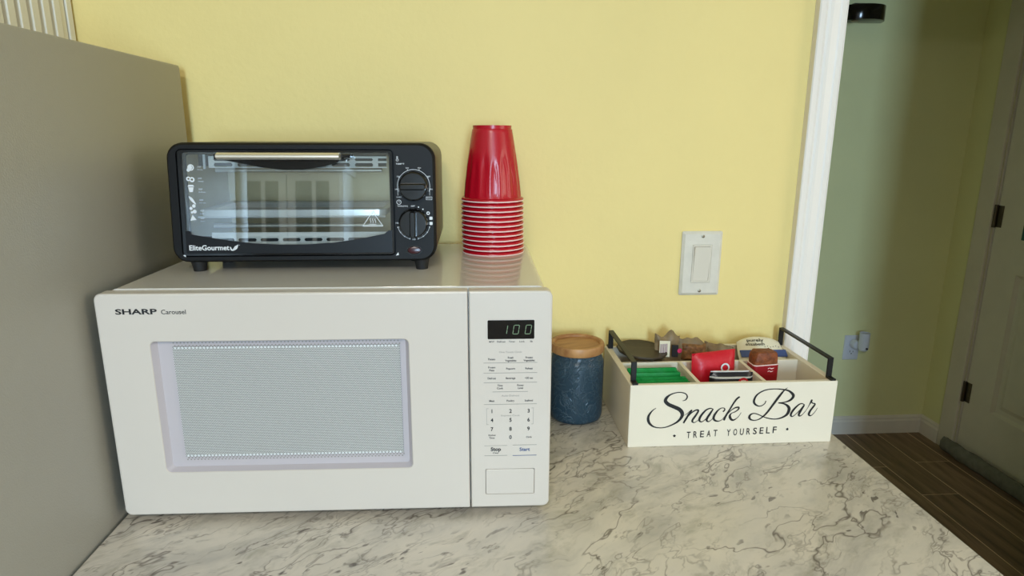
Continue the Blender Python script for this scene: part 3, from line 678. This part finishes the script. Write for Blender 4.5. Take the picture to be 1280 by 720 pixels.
m = MB(); m.loft([[(.3088+a*cos(2*pi*i/24), y, .0284+b*sin(2*pi*i/24)) for i in range(24)] for a, b, y in ((.0088, .0047, -.0003), (.0080, .0042, -.0016), (.004, .002, -.0022))]); up(m).build('indicator_light', 'indicator', to)
for x in (.0135, .2845):
    m = MB(); m.poly([(x, .0215), (x+.0040, .0222), (x+.0032, .0258)] if x > .1 else [(x, .0238), (x+.0032, .0215), (x+.0036, .0248)], -.0005); up(m).build('corner_mark', 'print_w', to, smooth=0)
for x, y in ((.0275, .015), (.3170, .015), (.0420, .075), (.3050, .075)):
    m = MB(); m.lathe([(0, .0001), (.0078, .0001), (.0082, .004), (.0105, .0155), (0, .0155)], 18, (x, y, 0)); m.build('foot', 'rubber', to)

# ------------------------------------------------------------------ stack of upturned red cups
CUPX, CUPY = .0322, -.1030
SEG = 96
def cup_body():
    mb = MB(); R0, R1, H = .0435, .0298, .1100
    L = []
    rows_ = [(0, .0472), (.0030, .0473), (.0042, .0462), (.0050, .0443), (.0052, R0)] 
    for z, r in rows_: L.append([(r*cos(2*pi*i/SEG), r*sin(2*pi*i/SEG), z) for i in range(SEG)])
    for k in range(1, 23):
        f = k/22; z = .0052+f*(H-.0052-.006); r = R0+(R1-R0)*(f**1.25); l = []
        for i in range(SEG):
            ph = (i % 6)/6.0; c_ = abs(ph-.5)*2                      # 16 pointed flutes
            top = (.72 if (i//6) % 2 else .60)-.30*(c_**1.6)
            dpt = .0018*min(1, max(0, (top-f)*6))*(1-c_**2)
            l.append(((r-dpt)*cos(2*pi*i/SEG), (r-dpt)*sin(2*pi*i/SEG), z))
        L.append(l)
    for r, z in ((.0295, H-.0055), (.0286, H-.0050), (.0288, H), (.0270, H), (.0268, H-.003), (.012, H-.0026)): L.append([(r*cos(2*pi*i/SEG), r*sin(2*pi*i/SEG), z) for i in range(SEG)])
    mb.loft(L, cap0=False, cap1=True); return mb
cup0 = empty('plastic_cup', (CUPX, CUPY, TZ), 0, 'x', 'cup', 'upside-down stack of red party cups')
cup_body().shift(0, 0, .0006).build('cup_wall', 'cup', cup0, smooth=50)
m = MB(); L = []
for i in range(48):
    a = 2*pi*i/48
    L.append([((.0462+.0022*cos(b)*1.0)*cos(a), (.0462+.0022*cos(b))*sin(a), .00125+.00115*sin(b)) for b in [2*pi*k/8 for k in range(8)]])
m.loft(L, close=True); m.build('rolled_rim', 'cuprim', cup0)
names = ['bottom cup of the upside-down red stack, rim flat on the microwave', 'second red cup from the bottom of the upside-down stack', 'third red cup from the bottom of the upside-down stack', 'fourth red cup from the bottom of the upside-down stack',
         'fifth red cup from the bottom of the upside-down stack', 'sixth red cup from the bottom of the upside-down stack', 'seventh red cup from the bottom of the upside-down stack', 'sixth-from-top red cup of the stack, only its white rim showing', 'fourth red cup down from the top one in the stack',
         'third red cup down from the top one in the stack', 'second red cup down from the top one, rim just visible', 'red cup directly beneath the fully visible topmost cup']
names = names[:7]+['fifth red cup from the top of the upside-down stack', 'fourth red cup from the top of the upside-down stack', 'third red cup from the top of the upside-down stack', 'second red cup from the top, directly under the whole visible cup', 'topmost red plastic cup of the stack, its fluted wall fully visible']
for k in range(12):
    c = cup0 if k == 0 else copy_tree(cup0)
    c.location = (CUPX+random.uniform(-.0003, .0003)-.00012*k, CUPY, TZ+.0072*k); c.rotation_euler = (0, 0, random.uniform(-.25, .25) if k < 11 else radians(-8)); c['label'] = names[k]

# ------------------------------------------------------------------ blue canister with wooden lid
t = empty('canister', (.1720, -.0780, CT), .3, 'blue embossed ceramic canister with a round wooden lid', 'canister')
m = MB(); m.lathe([(0, .0005), (.038, .0005), (.0425, .003), (.0445, .008), (.0450, .020), (.0452, .090), (.0448, .102), (.0425, .108), (.0405, .110), (.0405, .1165), (.036, .1165), (.036, .09), (0, .09)], 64); m.build('jar', 'can', t, smooth=50)
m = MB(); m.lathe([(0, .1168), (.041, .1168), (.0440, .1185), (.0450, .1220), (.0450, .1300), (.0440, .1325), (.0395, .1330), (.0375, .1315), (.0368, .1290), (0, .1288)], 64); m.build('lid', 'lid', t, smooth=40)

# ------------------------------------------------------------------ light switch
t = empty('light_switch', (.3640, -.0003, CT+.1905), 0, 'ivory rocker light switch on the yellow wall above the box', 'light switch')
W_, H_ = .0715, .1140
m = MB(); m.rloft([(0, 0, W_, H_, .003, 0), (0, 0, W_, H_, .003, -.002), (.0045, .0045, W_-.0045, H_-.0045, .002, -.0058), (.0185, .0230, W_-.0185, H_-.0230, .001, -.0060), (.0190, .0235, W_-.0190, H_-.0235, .001, -.0048)], n=3, cap0=False); m.build('wall_plate', 'plate', t, smooth=20)
m = MB(); m.rloft([(.0193, .0238, W_-.0193, H_-.0238, .001, -.0050), (.0193, .0238, W_-.0193, H_-.0238, .001, -.0066), (.0215, .0262, W_-.0215, H_-.0262, .001, -.0066), (.0217, .0264, W_-.0217, H_-.0264, .001, -.0052)], n=3, cap0=False); m.build('switch_frame', 'rocker', t, smooth=20)
x0, x1, z0, z1 = .0220, W_-.0220, .0267, H_-.0267; zm = (z0+z1)/2
m = MB(); m.loft([[(x, -.0055, z0), (x, -.0060, z0), (x, -.0072, zm), (x, -.0100, z1), (x, -.0055, z1)] for x in (x0, x1)]); m.build('rocker', 'rocker', t, smooth=10)
for z in (.0085, H_-.0085):
    m = MB(); m.lathe([(0.0028, -.0055), (.0028, -.0066), (.0018, -.0070), (0, -.0070)], 14, (W_/2, 0, z), 'y'); m.box(W_/2-.0024, -.0072, z-.0003, W_/2+.0024, -.00695, z+.0003); m.build('screw', 'screw', t)

# ------------------------------------------------------------------ snack box
BA = .0049; BX, BY = .2338, -.1983
bx = empty('snack_box', (BX, BY, CT), BA, 'white wooden snack box with black handles and script lettering', 'box')
BW, BD, BH, T = .3223, .1865, .1013, .008
m = MB(); m.box(0, 0, 0, BW, T, BH); m.build('front_panel', 'boxw', bx, smooth=0, bevel=.0007, seg=1)
m = MB(); m.box(0, BD-T, 0, BW, BD, BH); m.build('back_panel', 'boxw', bx, smooth=0, bevel=.0007, seg=1)
for x in (0, BW-.0105): m = MB(); m.box(x, T+.0001, 0, x+.0105, BD-T-.0001, BH); m.build('side_panel', 'boxw', bx, smooth=0, bevel=.0007, seg=1)
m = MB(); m.box(.0106, T+.0001, .001, BW-.0106, BD-T-.0001, .007); m.build('bottom_panel', 'boxw', bx, smooth=0)
m = MB(); m.box(.0106, .1015, .0071, BW-.0106, .1075, BH-.002); m.build('divider', 'boxw', bx, smooth=0, bevel=.0006, seg=1)
for x in (.1050, .2085): m = MB(); m.box(x, T+.0002, .0071, x+.006, .1014, BH-.001); m.build('divider', 'boxw', bx, smooth=0, bevel=.0006, seg=1)
# bent flat-bar handles
for cx in (.0075, BW-.0075):
    w_, t_ = .0085, .0032; hz = .0315; y0, y1 = .014, .172; zt = BH
    path = [(y0-.014, zt+t_/2), (y0, zt+t_/2), (y0, zt+hz), (y1, zt+hz), (y1, zt+t_/2), (y1+.014, zt+t_/2)]
    prof = []
    pts = path; n_ = len(pts); off = []
    for sgn in (1, -1):
        side = []
        for i, p in enumerate(pts):
            a = Vector(pts[max(i-1, 0)]); b = Vector(p); c = Vector(pts[min(i+1, n_-1)])
            d1 = (b-a).normalized() if i > 0 else (c-b).normalized(); d2 = (c-b).normalized() if i < n_-1 else d1
            n1 = Vector((-d1.y, d1.x)); n2 = Vector((-d2.y, d2.x)); bi = (n1+n2).normalized(); k = (t_/2)/max(.3, bi.dot(n1)); side.append(b+bi*k*sgn)
        off.append(side)
    loop = off[0]+off[1][::-1]
    m = MB(); m.loft([[(x, p.x, p.y) for p in loop] for x in (cx-w_/2, cx+w_/2)])
    h_ = m.build('handle', 'iron', bx, smooth=0, bevel=.0006, seg=1)
# lettering traced as pen strokes, in metres on the front face
def A(p): return ((p[0]/9+800), (p[1]/9+480))
def Bm(p): return ((p[0]/9+920), (p[1]/9+480))
def face(px, py):
    # affine layout of the artwork on the panel (artwork units -> metres)
    (xa, za), (xb, zb), (xc, zc) = LET
    return xa+(px-858)*xb+(py-547.6)*xc, za+(px-858)*zb+(py-547.6)*zc
LET = ((.0913, .0130), ((.2331-.0913)/111.7, (.0116-.0130+.00281)/111.7), (.00009, -(.0249-.0130)/8.9))
def S_(mb, pts, cv):
    o = []
    for x, y, w_ in pts:
        px, py = cv((x, y)); a, b = face(px, py); o.append((a, b, w_/9*.00155))
    mb.stroke(o, -.0004, 7)
m = MB()
S_(m, [(480,192,5),(510,183,10),(530,155,13),(522,125,10),(490,105,9),(440,98,9),(390,105,10),(340,124,15),(303,155,26),(293,190,31),(325,225,33),(380,252,34),(440,282,35),(472,320,34),(472,360,29),(440,405,21),(390,440,15),(310,472,10),(240,482,9),(170,470,12),(125,440,20),(103,400,25),(103,355,22),(125,315,16),(155,283,9),(188,262,5)], A)
S_(m, [(470,362,3),(520,340,4),(555,312,6),(578,299,14),(565,320,17),(545,345,18),(515,395,18),(488,438,15)], A)
S_(m, [(512,400,4),(560,345,8),(605,308,12),(645,297,14),(650,315,17),(622,360,18),(592,402,19),(587,426,15),(610,436,8),(640,420,5),(668,392,4)], A)
S_(m, [(820,297,8),(785,285,10),(742,300,14),(700,340,19),(670,385,21),(666,418,18),(690,431,10),(725,410,6),(770,355,6),(812,300,8)], A)
S_(m, [(815,295,10),(785,340,19),(755,385,21),(745,415,19),(765,432,10),(800,410,5),(832,378,4)], A)
S_(m, [(925,328,12),(945,305,12),(935,287,8),(905,287,8),(870,310,14),(835,355,21),(822,395,22),(840,422,17),(880,430,9),(920,410,5),(955,365,4)], A)
S_(m, [(1108,168,16),(1075,192,17),(1040,240,15),(1000,305,15),(960,370,18),(936,424,19)], A)
S_(m, [(960,375,4),(1010,320,7),(1060,288,12),(1098,285,16),(1095,307,13),(1060,332,9),(1020,348,8),(1003,372,19),(1010,405,23),(1035,424,17),(1070,412,8),(1105,380,5),(1127,343,4)], A)
S_(m, [(320,222,8),(310,250,8),(280,273,9),(240,278,10),(200,255,18),(187,220,20),(210,165,16),(260,125,12),(330,100,10),(420,95,9),(500,103,12),(570,120,16),(618,160,25),(623,190,25),(590,225,19),(530,245,10),(460,250,9)], Bm)
S_(m, [(460,250,10),(530,264,15),(576,300,25),(582,340,28),(558,385,23),(500,418,14),(430,430,10),(360,420,10),(300,400,9),(240,372,9),(190,358,10),(152,372,16),(140,400,22),(158,426,15),(200,436,9),(250,425,10),(295,395,14),(340,350,18),(400,270,20),(470,175,22),(520,115,12),(556,86,4)], Bm)
S_(m, [(752,282,8),(730,268,9),(695,275,12),(650,315,18),(615,360,20),(606,394,18),(625,407,10),(665,380,6),(720,320,6),(755,275,8)], Bm)
S_(m, [(755,285,10),(725,330,19),(700,375,21),(698,400,16),(720,402,8),(760,365,5),(800,305,4)], Bm)
S_(m, [(795,312,4),(815,275,9),(832,240,17),(838,226,12)], Bm)
S_(m, [(832,240,10),(842,264,10),(872,275,13),(862,298,17),(830,340,18),(810,380,21),(815,402,15),(840,402,8),(875,367,5),(903,322,4)], Bm)
m.build('script_lettering', 'print_k', bx, smooth=0)
m = MB()
def spaced(word_, x0, x1, z0, dz, cap, lw):
    n_ = len(word_)
    for i, ch in enumerate(word_):
        f = i/(n_-1); text(m, ch, x0+lw/2+(x1-x0-lw)*f, z0+dz*f, lw*(.42 if ch == 'I' else 1), cap, y=-.0004, bold=.012)
def fx(px, py): return face(px, py)
a0 = fx(858, 547.7); a1 = fx(895.9, 546.6); c0 = fx(907.6, 546.5); c1 = fx(969.8, 545.3)
spaced('TREAT', a0[0], a1[0], a0[1], a1[1]-a0[1], .0108, .0060); spaced('YOURSELF', c0[0], c1[0], c0[1], c1[1]-c0[1], .0108, .0060)
for px, py in ((843.1, 544.1), (983.6, 541.0)):
    x, z = fx(px, py); m.poly([(x+.0026*(1 if i % 2 == 0 else .6)*cos(pi/2+pi*i/5), z+.0026*(1 if i % 2 == 0 else .6)*sin(pi/2+pi*i/5)) for i in range(10)], -.0004)
m.build('block_lettering', 'print_k', bx, smooth=0)

# ------------------------------------------------------------------ contents of the box
FL = CT+.0072
def pillow(w_, h_, th, nx=10, nz=12, crimp=.006, rough=.0, seed=0, jag=0.0):
    """closed packet: x -w/2..w/2, z 0..h, thick th, thin sealed top"""
    mb = MB(); front = []; back = []
    for side, arr in ((-1, front), (1, back)):
        for j in range(nz+1):
            row = []; fz = j/nz
            for i in range(nx+1):
                fx_ = i/nx; x = (fx_-.5)*w_; z = fz*h_
                e = min(1, max(0, min(fz*h_, (1-fz)*h_)/crimp)) if crimp else 1
                b = (1-(2*fx_-1)**4)**.5*(1-(2*fz-1)**6)**.5 if 0 < i < nx and 0 < j < nz else 0
                nn = noise.noise(Vector((x*60+seed*7, z*60, seed+side)))*rough
                dz = jag*noise.noise(Vector((x*70+seed*3, 0, seed*2.3)))*max(0, fz-.6)/.4
                row.append((x+nn*.4, side*(th/2)*b+nn+(noise.noise(Vector((x*40, z*40, seed)))*rough if rough else 0), z+dz))
            arr.append(row)
    o = 0; n_ = nx+1
    vs = [p for r in front for p in r]+[p for r in back for p in r]; N = n_*(nz+1); fs = []
    for j in range(nz):
        for i in range(nx):
            a = j*n_+i; fs.append((a, a+1, a+1+n_, a+n_)); fs.append((N+a, N+a+n_, N+a+1+n_, N+a+1))
    bd = [i for i in range(n_)]+[j*n_+nx for j in range(1, nz+1)]+[nz*n_+i for i in range(nx-1, -1, -1)]+[j*n_ for j in range(nz-1, 0, -1)]
    for k in range(len(bd)):
        a, b = bd[k], bd[(k+1) % len(bd)]; fs.append((a, N+a, N+b, b))
    mb.add(vs, fs); return mb
# green sachets in the left cell
sach = pillow(.080, .0875, .0040, 8, 8, .004, .0005, 3).build('tea_sachet', 'green', smooth=60); first = True
ordn = ['first', 'second', 'third', 'fourth', 'fifth', 'sixth', 'seventh', 'eighth', 'ninth', 'tenth', 'eleventh', 'twelfth', 'thirteenth', 'fourteenth']
NS = 14
for k in range(NS):
    o = sach if k == 0 else sach.copy()
    if k: C.objects.link(o)
    fr = k < 8
    y = -.1850+.0047*k+(.0035 if not fr else 0); x = (.2942 if fr else .2880)+random.uniform(-.0008, .0008)
    z = FL+random.uniform(0, .0010)+(0 if fr else .0035)
    tag(o, f'{ordn[k]} green sachet from the front in the left cell' if k < 8 else f'{ordn[NS-1-k]} green sachet from the back of the row in the left cell', 'sachet', 'green sachets in the snack box', (x, y, z), (radians(-1.5), 0, BA+random.uniform(-.01, .01)))
# red packet
t = empty('red_packet', (.3900, -.1290, FL+.010), radians(5), 'large red foil packet standing behind the black one', 'packet'); 
m = pillow(.074, .108, .022, 10, 14, .004, .0007, 5)
m.v = [(x, y+z*.10, z+x*.07) for x, y, z in m.v]; m.build('pouch', 'redp', t, smooth=60)
m = MB(); m.ring(.0150, .0840, .0050, .0076, -.0122, n=24); m.v = [(x, y+z*.10, z) for x, y, z in m.v]; m.build('ring_emblem', 'print_w', t, smooth=0)
# black packet
t = empty('black_packet', (.4050, -.1610, FL+.002), radians(-1), 'black packet with white bands standing in the middle front cell', 'packet')
m = pillow(.069, .094, .016, 10, 12, .004, .0006, 9); m.v = [(x, y+z*.05, z) for x, y, z in m.v]; m.build('pouch', 'blackp', t, smooth=60)
m = pillow(.0694, .0030, .0175, 10, 4, 0, 0, 9); m.v = [(x, y+(z+.083)*.05, z+.0855) for x, y, z in m.v]; m.build('white_band', 'print_w', t, smooth=60)
m = pillow(.062, .0022, .0050, 10, 4, 0, 0, 9); m.v = [(x-.001, y+.0040+(z+.083)*.05, z+.0930) for x, y, z in m.v]; m.build('white_band', 'print_w', t, smooth=60)
m = MB(); m.disc(.0165, .0795, .0085, -.0080, 20); m.v = [(x, y+z*.05-.0008, z) for x, y, z in m.v]; m.build('red_emblem', 'redp', t, smooth=0)
m = MB(); m.ring(.0165, .0795, .0040, .0050, -.0088, n=20); m.stroke([(.0125, .0835, .0012), (.0165, .0825, .0012), (.0205, .0840, .0012)], -.0088); m.v = [(x, y+z*.05-.0008, z) for x, y, z in m.v]; m.build('emblem_print', 'cuprim', t, smooth=0)
# brown baked bar with a dark red sleeve
t = empty('cookie_packet', (.4705, -.1240, FL+.001), radians(3), 'brown crumbly baked bar in a dark red sleeve', 'snack bar')
m = MB(); L = []
for j in range(13):
    f = j/12; z = .060+f*.058; sc_ = 1-max(0, f-.80)**2*4; l = []
    for k, (x, y) in enumerate(rr(-.0205*sc_, -.013*sc_, .0205*sc_, .013*sc_, .006, 5)):
        n1 = noise.noise(Vector((x*220, y*220, z*220)))*.0016; l.append((x*(1+n1*25), y*(1+n1*25), z+noise.noise(Vector((x*180, y*180, 3)))*.0055*f))
    L.append(l)
m.loft(L); m.build('baked_bar', 'cookie', t, smooth=60)
m = MB(); m.loft([[(x, y, z+x*.04) for x, y in rr(-.0212, -.0138, .0212, .0138, .005, 4)] for z in (.001, .02, .05, .0985)]); sv = m.build('sleeve', 'redlab', t)
m = MB(); m.loft([[(x, y, z+x*.04) for x, y in rr(-.0214, -.0140, .0214, .0140, .005, 4)] for z in (.0975, .0988)]); m.build('sleeve_edge', 'cuprim', sv)
m = MB(); Y = -.0141
for x, z, w_ in ((.002, .0925, .010), (.002, .0875, .009)): m.stroke([(x, z, .0016), (x+w_*.3, z+.0010, .0008), (x+w_*.6, z-.0003, .0016), (x+w_, z+.0008, .0008)], Y)
m.build('sleeve_print', 'cuprim', sv, smooth=0)
# dark scalloped dish lying on the rear left compartment
m = MB(); L = []
for r, z in ((.002, 0), (.030, 0), (.0415, .0030), (.0432, .0060), (.0420, .0078), (.038, .0066), (.002, .0060)):
    L.append([(r*(1+.012*cos(13*a)*(r > .035))*cos(a), r*(1+.012*cos(13*a)*(r > .035))*sin(a), z) for a in [2*pi*i/104 for i in range(104)]])
m.loft(L); o = m.build('round_dish', 'dish', smooth=50)
tag(o, 'dark brown scalloped round dish lying across the rear left compartment', 'dish', None, (.2890, -.0520, CT+.1012+.0003), (radians(3), radians(3.0), 0))
# kraft pouches
t = empty('kraft_pouch', (.3350, -.0540, FL+.006), radians(8), 'crumpled kraft snack pouch with printed label, beside the dark dish', 'snack pouch')
m = pillow(.046, .124, .016, 14, 20, .012, .0035, 21, .016); m.v = [(x, y+z*.06, z) for x, y, z in m.v]; m.build('pouch', 'kraft', t, smooth=45)
m = MB(); m.poly([(-.021, .086), (-.002, .084), (-.002, .112), (-.021, .114)], -.0128, .0006); m.v = [(x, y+z*.03, z) for x, y, z in m.v]; lb = m.build('label_panel', 'cream', t, smooth=0)
m = MB()
for k in range(5): m.box(-.0195+.0028*k, -.0134, .0885, -.0185+.0028*k, -.0131, .108)
m.v = [(x, y+z*.03, z) for x, y, z in m.v]; m.build('label_bars', 'purple', lb, smooth=0)
m = MB(); m.poly([(.002, .084), (.0135, .083), (.0135, .104), (.002, .105)], -.0128, .0006); m.v = [(x, y+z*.03, z) for x, y, z in m.v]; lb = m.build('label_panel', 'print_k', t, smooth=0)
m = MB(); m.disc(.0160, .0940, .0042, -.0132, 16); m.v = [(x, y+z*.03, z) for x, y, z in m.v]; m.build('pink_emblem', 'pink', lb, smooth=0)
t = empty('nut_pouch', (.3790, -.0560, FL+.003), radians(-4), 'kraft pouch with a clear window showing brown nuts, behind the red packet', 'snack pouch')
m = pillow(.052, .113, .018, 14, 18, .010, .0030, 33, .010); m.v = [(x, y+z*.08, z-.10*x) for x, y, z in m.v]; m.build('pouch', 'kraft', t, smooth=45)
m = pillow(.044, .030, .024, 16, 12, 0, .0022, 37); m.v = [(x, y+(z+.078)*.08-.0030, z+.077-.05*x) for x, y, z in m.v]; m.build('nut_window', 'nuts', t, smooth=50)
t = empty('folded_pouch', (.4260, -.0520, FL+.006), radians(-10), 'folded-over kraft pouch between the nut pouch and cream pouch', 'snack pouch')
m = pillow(.050, .100, .016, 14, 18, .010, .0030, 47, .008); m.v = [(x, y+z*.06, z-.16*x) for x, y, z in m.v]; m.build('pouch', 'kraft', t, smooth=45)
# cream granola pouch
t = empty('granola_pouch', (.5010, -.0790, CT+.0750), 0, 'cream granola pouch with dark lettering and blue base, lying rear right', 'snack pouch')
t.rotation_euler = (radians(-52), 0, radians(-1))
m = pillow(.084, .070, .016, 14, 14, .006, .0006, 55)
def dome(v): return [(x*(1-.22*max(0, z/.07-.55)), y, z-(abs(x)/.042)**2.2*.014*max(0, z/.07-.2)) for x, y, z in v]
m.v = dome(m.v); pc = m.build('pouch', 'cream', t, smooth=60)
for a, b in ((-.0405, -.013), (.008, .0405)):
    m = MB(); m.rloft([(a, .022, b, .036, .001, -.0088), (a, .022, b, .036, .001, -.0075)], n=2); m.build('blue_panel', 'blue', t, smooth=0)
m = MB(); text(m, 'purely', -.0080, .0535, .0300, .0062, y=-.0088, bold=.012); text(m, 'elizabeth', -.0100, .0455, .0340, .0056, y=-.0088, bold=.012)
for k in range(7): m.disc(.006+.0048*k, .0425+.0012*sin(k*2.1), .0009, -.0088, 6)
m.build('pouch_lettering', 'print_k', t, smooth=0)

# ------------------------------------------------------------------ furniture behind the camera, seen in the oven glass, and an added lamp
t = empty('glazed_cabinet', (-1.60, KY+.02, 0), 0, 'tall white cabinet with glass-paned doors against the opposite wall', 'cabinet')
m = MB(); m.box(0, 0, 0, .73, .38, 1.86); m.box(-.02, 0, 1.86, .75, .41, 1.90); m.build('carcass', 'cabinet', t, smooth=0)
for (x0, x1, pn) in ((.02, .355, ((.095, .190), (.215, .305))), (.365, .71, ((.415, .525), (.550, .640)))):
    m = MB(); ed = [x0]+[v for p in pn for v in p]+[x1]
    for a, b in zip(ed[0::2], ed[1::2]): m.box(a, .381, 1.0, b, .40, 1.84)
    for a, b in pn:
        for za, zb in ((1.0, 1.08), (1.42, 1.44), (1.79, 1.84)): m.box(a, .381, za, b, .40, zb)
    dd = m.build('glazed_door', 'cabinet', t, smooth=0)
    for a, b in pn:
        for za, zb in ((1.08, 1.42), (1.44, 1.79)): MB().box(a, .383, za, b, .387, zb).build('pane', 'darkglass', dd, smooth=0)
    m = MB(); m.box(x0, .381, .08, x1, .40, .98); m.build('lower_door', 'cabinet', t, smooth=0)
t = empty('added_ceiling_lamp', (-.3, -2.3, CE), 0, 'added round flush lamp on the unseen kitchen ceiling', 'lamp')  # out-of-view lamp body added to go with the fill light
m = MB(); m.lathe([(0, -.0005), (.20, -.0005), (.20, -.015), (0, -.0155)], 32); m.build('base', 'cabinet', t)
m = MB(); m.lathe([(.19, -.0156), (.185, -.018), (0, -.0185)], 32, cap0=False); m.build('diffuser', 'fillglass', t)
